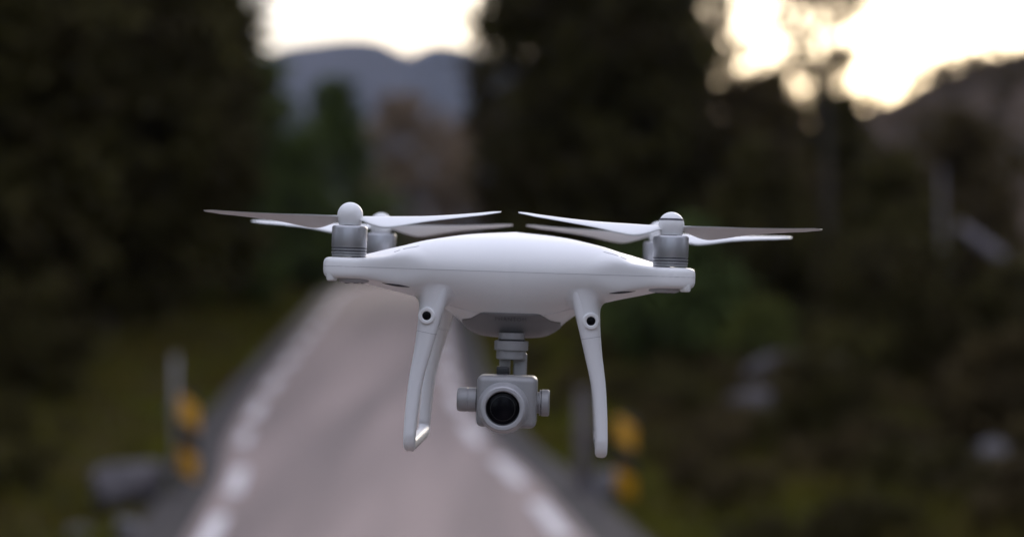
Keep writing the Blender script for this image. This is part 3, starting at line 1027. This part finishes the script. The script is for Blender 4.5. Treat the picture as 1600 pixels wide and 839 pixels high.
# arm tips: light covers, motor foot under the arm, dark side slots
for (sx, sy) in ((-1, -1), (1, -1), (-1, 1), (1, 1)):
    lm = lathe('light_cover', [(0, -3.4), (3.0, -3.3), (4.0, -2.6), (4.4, -1.0), (4.4, 2.0), (0, 2.0)], 28)
    link('light_cover', lm, M['led'], drone, (sx * (A + 11.5), sy * (AY + 8.0), -16.0))
    fm = lathe('motor_foot', [(0, -3.2), (9, -3.1), (11.5, -2.2), (12.4, 0), (12.4, 2), (0, 2)], 36)
    f = link('motor_foot', fm, M['seam'], drone, (sx * (A - 4), sy * (AY - 3), -17.2))
    for q in range(5):
        link('screw', lathe('screw', [(0, -0.8), (1.4, -0.7), (1.4, 0.6), (0, 0.6)], 12), M['rubber'], f, (6.6 * math.cos(q * 1.256), 6.6 * math.sin(q * 1.256), -3.0))

def surf_front_arm(x, z):
    """y of the side of the front arm (towards the viewer's side) at this x and height z below the seam"""
    ys = np.linspace(-30, -190, 1200)
    zz = z_bot(np.full_like(ys, x), ys)
    inside = sdf(np.full_like(ys, x), ys) < 0
    ok = inside & (zz <= z)
    return float(ys[np.nonzero(ok)[0][-1]]) if ok.any() else None

for sx in (-1, 1):
    pts = []
    for q in np.linspace(0, 1, 12):
        x = sx * (78 + 20 * q); z = -22.3 + 2.6 * q
        y = surf_front_arm(x, z)
        if y is not None: pts.append((x, y * KY, z))
    if len(pts) > 3:
        n = len(pts)
        link('side_slot', tube('side_slot', pts, [0.15 + 0.95 * math.sin(math.pi * min(1, (i + 0.4) / (n - 0.2))) for i in range(n)], 8), M['dark'], drone)

# landing gear: two loops with a skid, forward sensors in the front legs
LZ = [-14, -26, -36, -46, -58, -70, -96, -125, -140]
LX = [55, 57.5, 60, 62.8, 65, 67.2, 72.2, 75, 75.8]
LW = [8.5, 8.6, 8.8, 8.9, 7.9, 7.0, 5.7, 5.2, 5.0]
LB = [9, 9.4, 9.8, 10.0, 9.5, 8.6, 7.2, 6.4, 6.0]
fx, fw, fb = cspline(LZ[::-1], LX[::-1]), cspline(LZ[::-1], LW[::-1]), cspline(LZ[::-1], LB[::-1])
YF, YB = -66.0, 64.0
def gear(sx):
    path = []
    for z in np.linspace(-14, -140, 44):
        path.append((sx * float(fx(z)), YF - 3.0 * (z + 14) / -128, z, float(fw(z)), float(fb(z))))
    r = 7.5
    yb = YF - 3
    for a in np.linspace(8, 90, 9):
        path.append((sx * 75.9, yb + r * (1 - math.cos(R(a))), -140 - r * math.sin(R(a)), 4.9, 5.2))
    for y in np.linspace(yb + r + 6, YB + 3 - r - 6, 18):
        path.append((sx * 75.9, y, -147.5, 4.6, 4.2))
    for a in np.linspace(90, 8, 9):
        path.append((sx * 75.9, YB + 3 - r * (1 - math.cos(R(a))), -140 - r * math.sin(R(a)), 4.9, 5.2))
    for z in np.linspace(-140, -14, 44):
        path.append((sx * float(fx(z)), YB + 3 - 3.0 * (z + 140) / 126, z, float(fw(z)), float(fb(z))))
    seg = 20
    V, F = [], []
    n = len(path)
    def ringpts(i, grow=0.0):
        p = Vector(path[i][:3])
        t = (Vector(path[min(n - 1, i + 1)][:3]) - Vector(path[max(0, i - 1)][:3])).normalized()
        u = Vector((1, 0, 0)); u = (u - t * u.dot(t)).normalized()
        v = t.cross(u)
        out_ = []
        for k in range(seg):
            a = 2 * math.pi * k / seg
            ca, sa = math.cos(a), math.sin(a)
            e = 0.72
            out_.append(p + u * (path[i][3] + grow) * math.copysign(abs(ca) ** e, ca) + v * (path[i][4] + grow) * math.copysign(abs(sa) ** e, sa))
        return out_
    for i in range(n):
        V += ringpts(i)
    for i in range(n - 1):
        for k in range(seg):
            a = i * seg + k; b = i * seg + (k + 1) % seg
            F.append((a, b, b + seg, a + seg))
    # flared collars that run the legs smoothly into the hull
    CF = []
    def collar(idx_leg, cy):
        L = ringpts(idx_leg, 0.06)
        c0 = Vector(path[idx_leg][:3])
        base = len(V)
        m = 12
        for k in range(seg):
            d = (L[k] - c0); d.z = 0
            rad = d.length; d.normalize()
            ext = 11.0
            hx = hy = 0
            while ext > 0.5:
                hx = sx * 59.5 + d.x * (rad + ext); hy = cy + d.y * (rad + ext)
                if float(sdf(hx, hy / KY)) < -3.0: break
                ext -= 0.5
            hz = float(z_bot(hx, hy / KY)) + 0.25
            H = Vector((hx, hy, hz))
            q = 0.4
            tx = sx * 59.5 + d.x * (rad + ext - q * 4); ty = cy + d.y * (rad + ext - q * 4)
            tH = (Vector((tx, ty, float(z_bot(tx, ty / KY)) + 0.25)) - H).normalized()
            tL = Vector((0, 0, 1))
            dist = (H - L[k]).length
            b1 = H + tH * min(ext, dist * 0.5); b2 = L[k] + tL * dist * 0.42
            for i in range(m):
                t = i / (m - 1)
                V.append(H * (1 - t) ** 3 + b1 * 3 * t * (1 - t) ** 2 + b2 * 3 * t * t * (1 - t) + L[k] * t ** 3)
        for k in range(seg):
            j = (k + 1) % seg
            for i in range(m - 1):
                F.append((base + k * m + i, base + k * m + i + 1, base + j * m + i + 1, base + j * m + i))
    i_f = min(range(n), key=lambda i: abs(path[i][2] + 50) + (0 if path[i][1] < 0 else 999))
    i_b = min(range(n), key=lambda i: abs(path[i][2] + 50) + (0 if path[i][1] > 0 else 999))
    collar(i_f, YF); collar(i_b, YB + 3)
    bm = bmesh.new()
    vs = [bm.verts.new(v) for v in V]
    for f in F: bm.faces.new([vs[i] for i in f])
    bm.faces.new(vs[:seg]); bm.faces.new(vs[(n - 1) * seg:n * seg])
    bmesh.ops.recalc_face_normals(bm, faces=bm.faces)
    for f in bm.faces: f.smooth = True
    me = bpy.data.meshes.new('landing_gear'); bm.to_mesh(me); bm.free()
    o = link('landing_gear', me, M['white_gear'], drone)
    # joint line near the top of each leg
    for tgt in (YF, YB):
        idx = min(range(n), key=lambda i: abs(path[i][2] + 59) + (0 if (path[i][1] < 0) == (tgt < 0) else 999))
        link('joint_line', tube('joint_line', ringpts(idx, 0.02), 0.22, 6, True), M['seam'], o)
    # rubber strip under the skid
    link('skid_pad', rbox('skid_pad', 6.2, 121, 1.8, 0.8, 2, (sx * 75.9, -1.5, -151.9)), M['rubber'], o)
    if sx > 0: link('foot_screw', lathe('foot_screw', [(0, 1.3), (1.0, 1.2), (1.5, 0.6), (1.5, -1.0)], 16, 'X'), M['silver'], o, (sx * 75.9 - 4.9, YF - 3, -138)).rotation_euler = (0, 0, R(180))
    # forward sensor
    zc = -44.5; xc = sx * (float(fx(zc)) + 2.2)
    yc = YF - 3 * (zc + 14) / -128 - float(fb(zc)) + 0.4
    ring = lathe('sensor_ring', [(3.5, -3.0), (3.5, 2.0), (4.3, 2.8), (5.9, 2.8), (6.7, 2.0), (6.9, -5.0)], 40, 'Y-')
    link('sensor_ring', ring, M['white'], o, (xc, yc, zc))
    link('sensor_lens', lathe('sensor_lens', [(0, 1.2), (2.2, 1.1), (3.55, 0.7), (3.6, -3.0), (0, -3.0)], 32, 'Y-'), M['glass'], o, (xc, yc, zc))
    return o
gear(-1); gear(1)

# printed marks along the top of the two front arms
for sx in (-1, 1):
    for s0, s1, t in ((112, 128, 9.0), (131, 137, 9.0)):
        pts = []
        for q in np.linspace(s0, s1, 6):
            x = (q - t) / S2; y = -(q + t) / S2
            pts.append((sx * x, y * KY, float(z_top(x, y)) + 0.05))
        link('arm_mark', tube('arm_mark', pts, 0.28, 6), M['seam'], drone)

# side panel edge seen left of the grey panel, and its mirror
for sx in (-1, 1):
    pts = []
    for x, z in ((51, -35.2), (46, -36.6), (40, -38.4), (33, -40.2), (27, -41.6)):
        y = solve_y(x, z)
        pts.append((sx * x, y * KY - 0.15, z - 0.05))
    link('panel_edge', tube('panel_edge', pts, 0.4, 6), M['white_gear'], drone)

# gimbal and camera
GY = -62.0
g = link('gimbal_mount', lathe('gimbal_mount', [(0, -57), (10.5, -57), (10.5, -63.4), (13.2, -63.4), (13.7, -64), (13.7, -70.4), (13.2, -71), (11.9, -71), (11.9, -77.4), (11.3, -78.2), (0, -78.2)], 56), M['gimbal'], drone, (1.2, GY + 26, 0))
link('mount_gap', lathe('mount_gap', [(10.4, -61.9), (10.95, -61.9), (10.95, -63.35), (10.4, -63.35)], 48), M['black'], g)
ga = link('gimbal_arm', rbox('gimbal_arm', 11.0, 8.0, 50, 1.6, 3, (8.6, GY + 30, -98)), M['gimbal'], drone)
link('ribbon_block', rbox('ribbon_block', 10.2, 8, 9.5, 1.2, 3, (-4.6, GY + 17, -88.5)), M['black'], ga)
link('strut', rbox('strut', 9.0, 5, 16, 0.8, 2, (-3.6, GY + 27, -83)), M['gimbal'], ga)

cb = link('camera', rbox('camera', 47.5, 30, 40.5, 4.6, 5, (0, 0, 0)), M['gimbal'], drone, (0.2, GY + 2, -110.3))
cone = lathe('lens_ring', [(13.4, 4.0), (13.4, 10.6), (14.2, 11.4), (16.4, 11.4), (17.5, 10.4), (18.4, 5.0), (19.8, 1.5), (20.4, 0.0)], 72, 'Y-')
link('lens_ring', cone, M['ring'], cb, (-2.4, -14.6, -4.6))
link('lens_barrel', lathe('lens_barrel', [(13.45, 10.4), (13.2, 7.6), (12.7, 7.3), (12.5, 5.0)], 64, 'Y-', 20), M['lens_inner'], cb, (-2.4, -14.6, -4.6))
link('lens_glass', lathe('lens_glass', [(0, 9.0), (4, 8.9), (8, 8.3), (12.6, 6.9), (13.0, 5.0), (0, 4.5)], 64, 'Y-', 60), M['glass'], cb, (-2.4, -14.6, -4.6))
pm = lathe('pitch_motor', [(0, -0.5), (9.7, -0.5), (9.7, 7.6), (9.45, 7.8), (9.45, 8.3), (9.7, 8.5), (9.7, 14.4), (9.0, 16.0), (7.5, 16.6), (0, 16.6)], 48, 'X')
o = link('pitch_motor', pm, M['gimbal'], cb, (-23.2, 0.5, 0.0)); o.rotation_euler = (0, 0, R(180))
sm_ = lathe('side_hub', [(0, -0.5), (8.6, -0.5), (8.6, 2.2), (10.3, 2.6), (10.3, 3.4), (9.9, 3.6), (9.9, 4.2), (10.6, 4.4), (10.6, 9.4), (9.8, 10.4), (0, 10.4)], 48, 'X')
link('side_hub', sm_, M['gimbal'], cb, (23.2, 0.5, -0.6))
link('joint_gap', lathe('joint_gap', [(8.0, -0.5), (10.0, -0.5), (10.0, 0.35), (8.0, 0.35)], 40, 'X'), M['black'], cb, (-24.1, 0.5, 0))
link('joint_gap', lathe('joint_gap', [(8.0, 0), (10.0, 0), (10.0, 0.6), (8.0, 0.6)], 40, 'X'), M['black'], cb, (26.9, 0.5, -0.6))
for rr, zz in ((9.3, 7.95),):
    link('lens_element', lathe('lens_element', [(rr, zz - 0.3), (rr + 0.05, zz + 0.18), (rr + 0.55, zz + 0.12), (rr + 0.6, zz - 0.4)], 64, 'Y-'), M['lens_inner'], cb, (-2.4, -14.6, -4.6))
# yoke that carries the camera from behind
link('yoke', rbox('yoke', 66, 6, 9, 2.5, 3, (-2.8, 23, 0)), M['gimbal'], cb)
link('yoke_side', rbox('yoke_side', 6, 14, 9, 2.5, 3, (-33.5, 15, 0)), M['gimbal'], cb)
link('yoke_side', rbox('yoke_side', 6, 14, 9, 2.5, 3, (28.0, 15, 0)), M['gimbal'], cb)
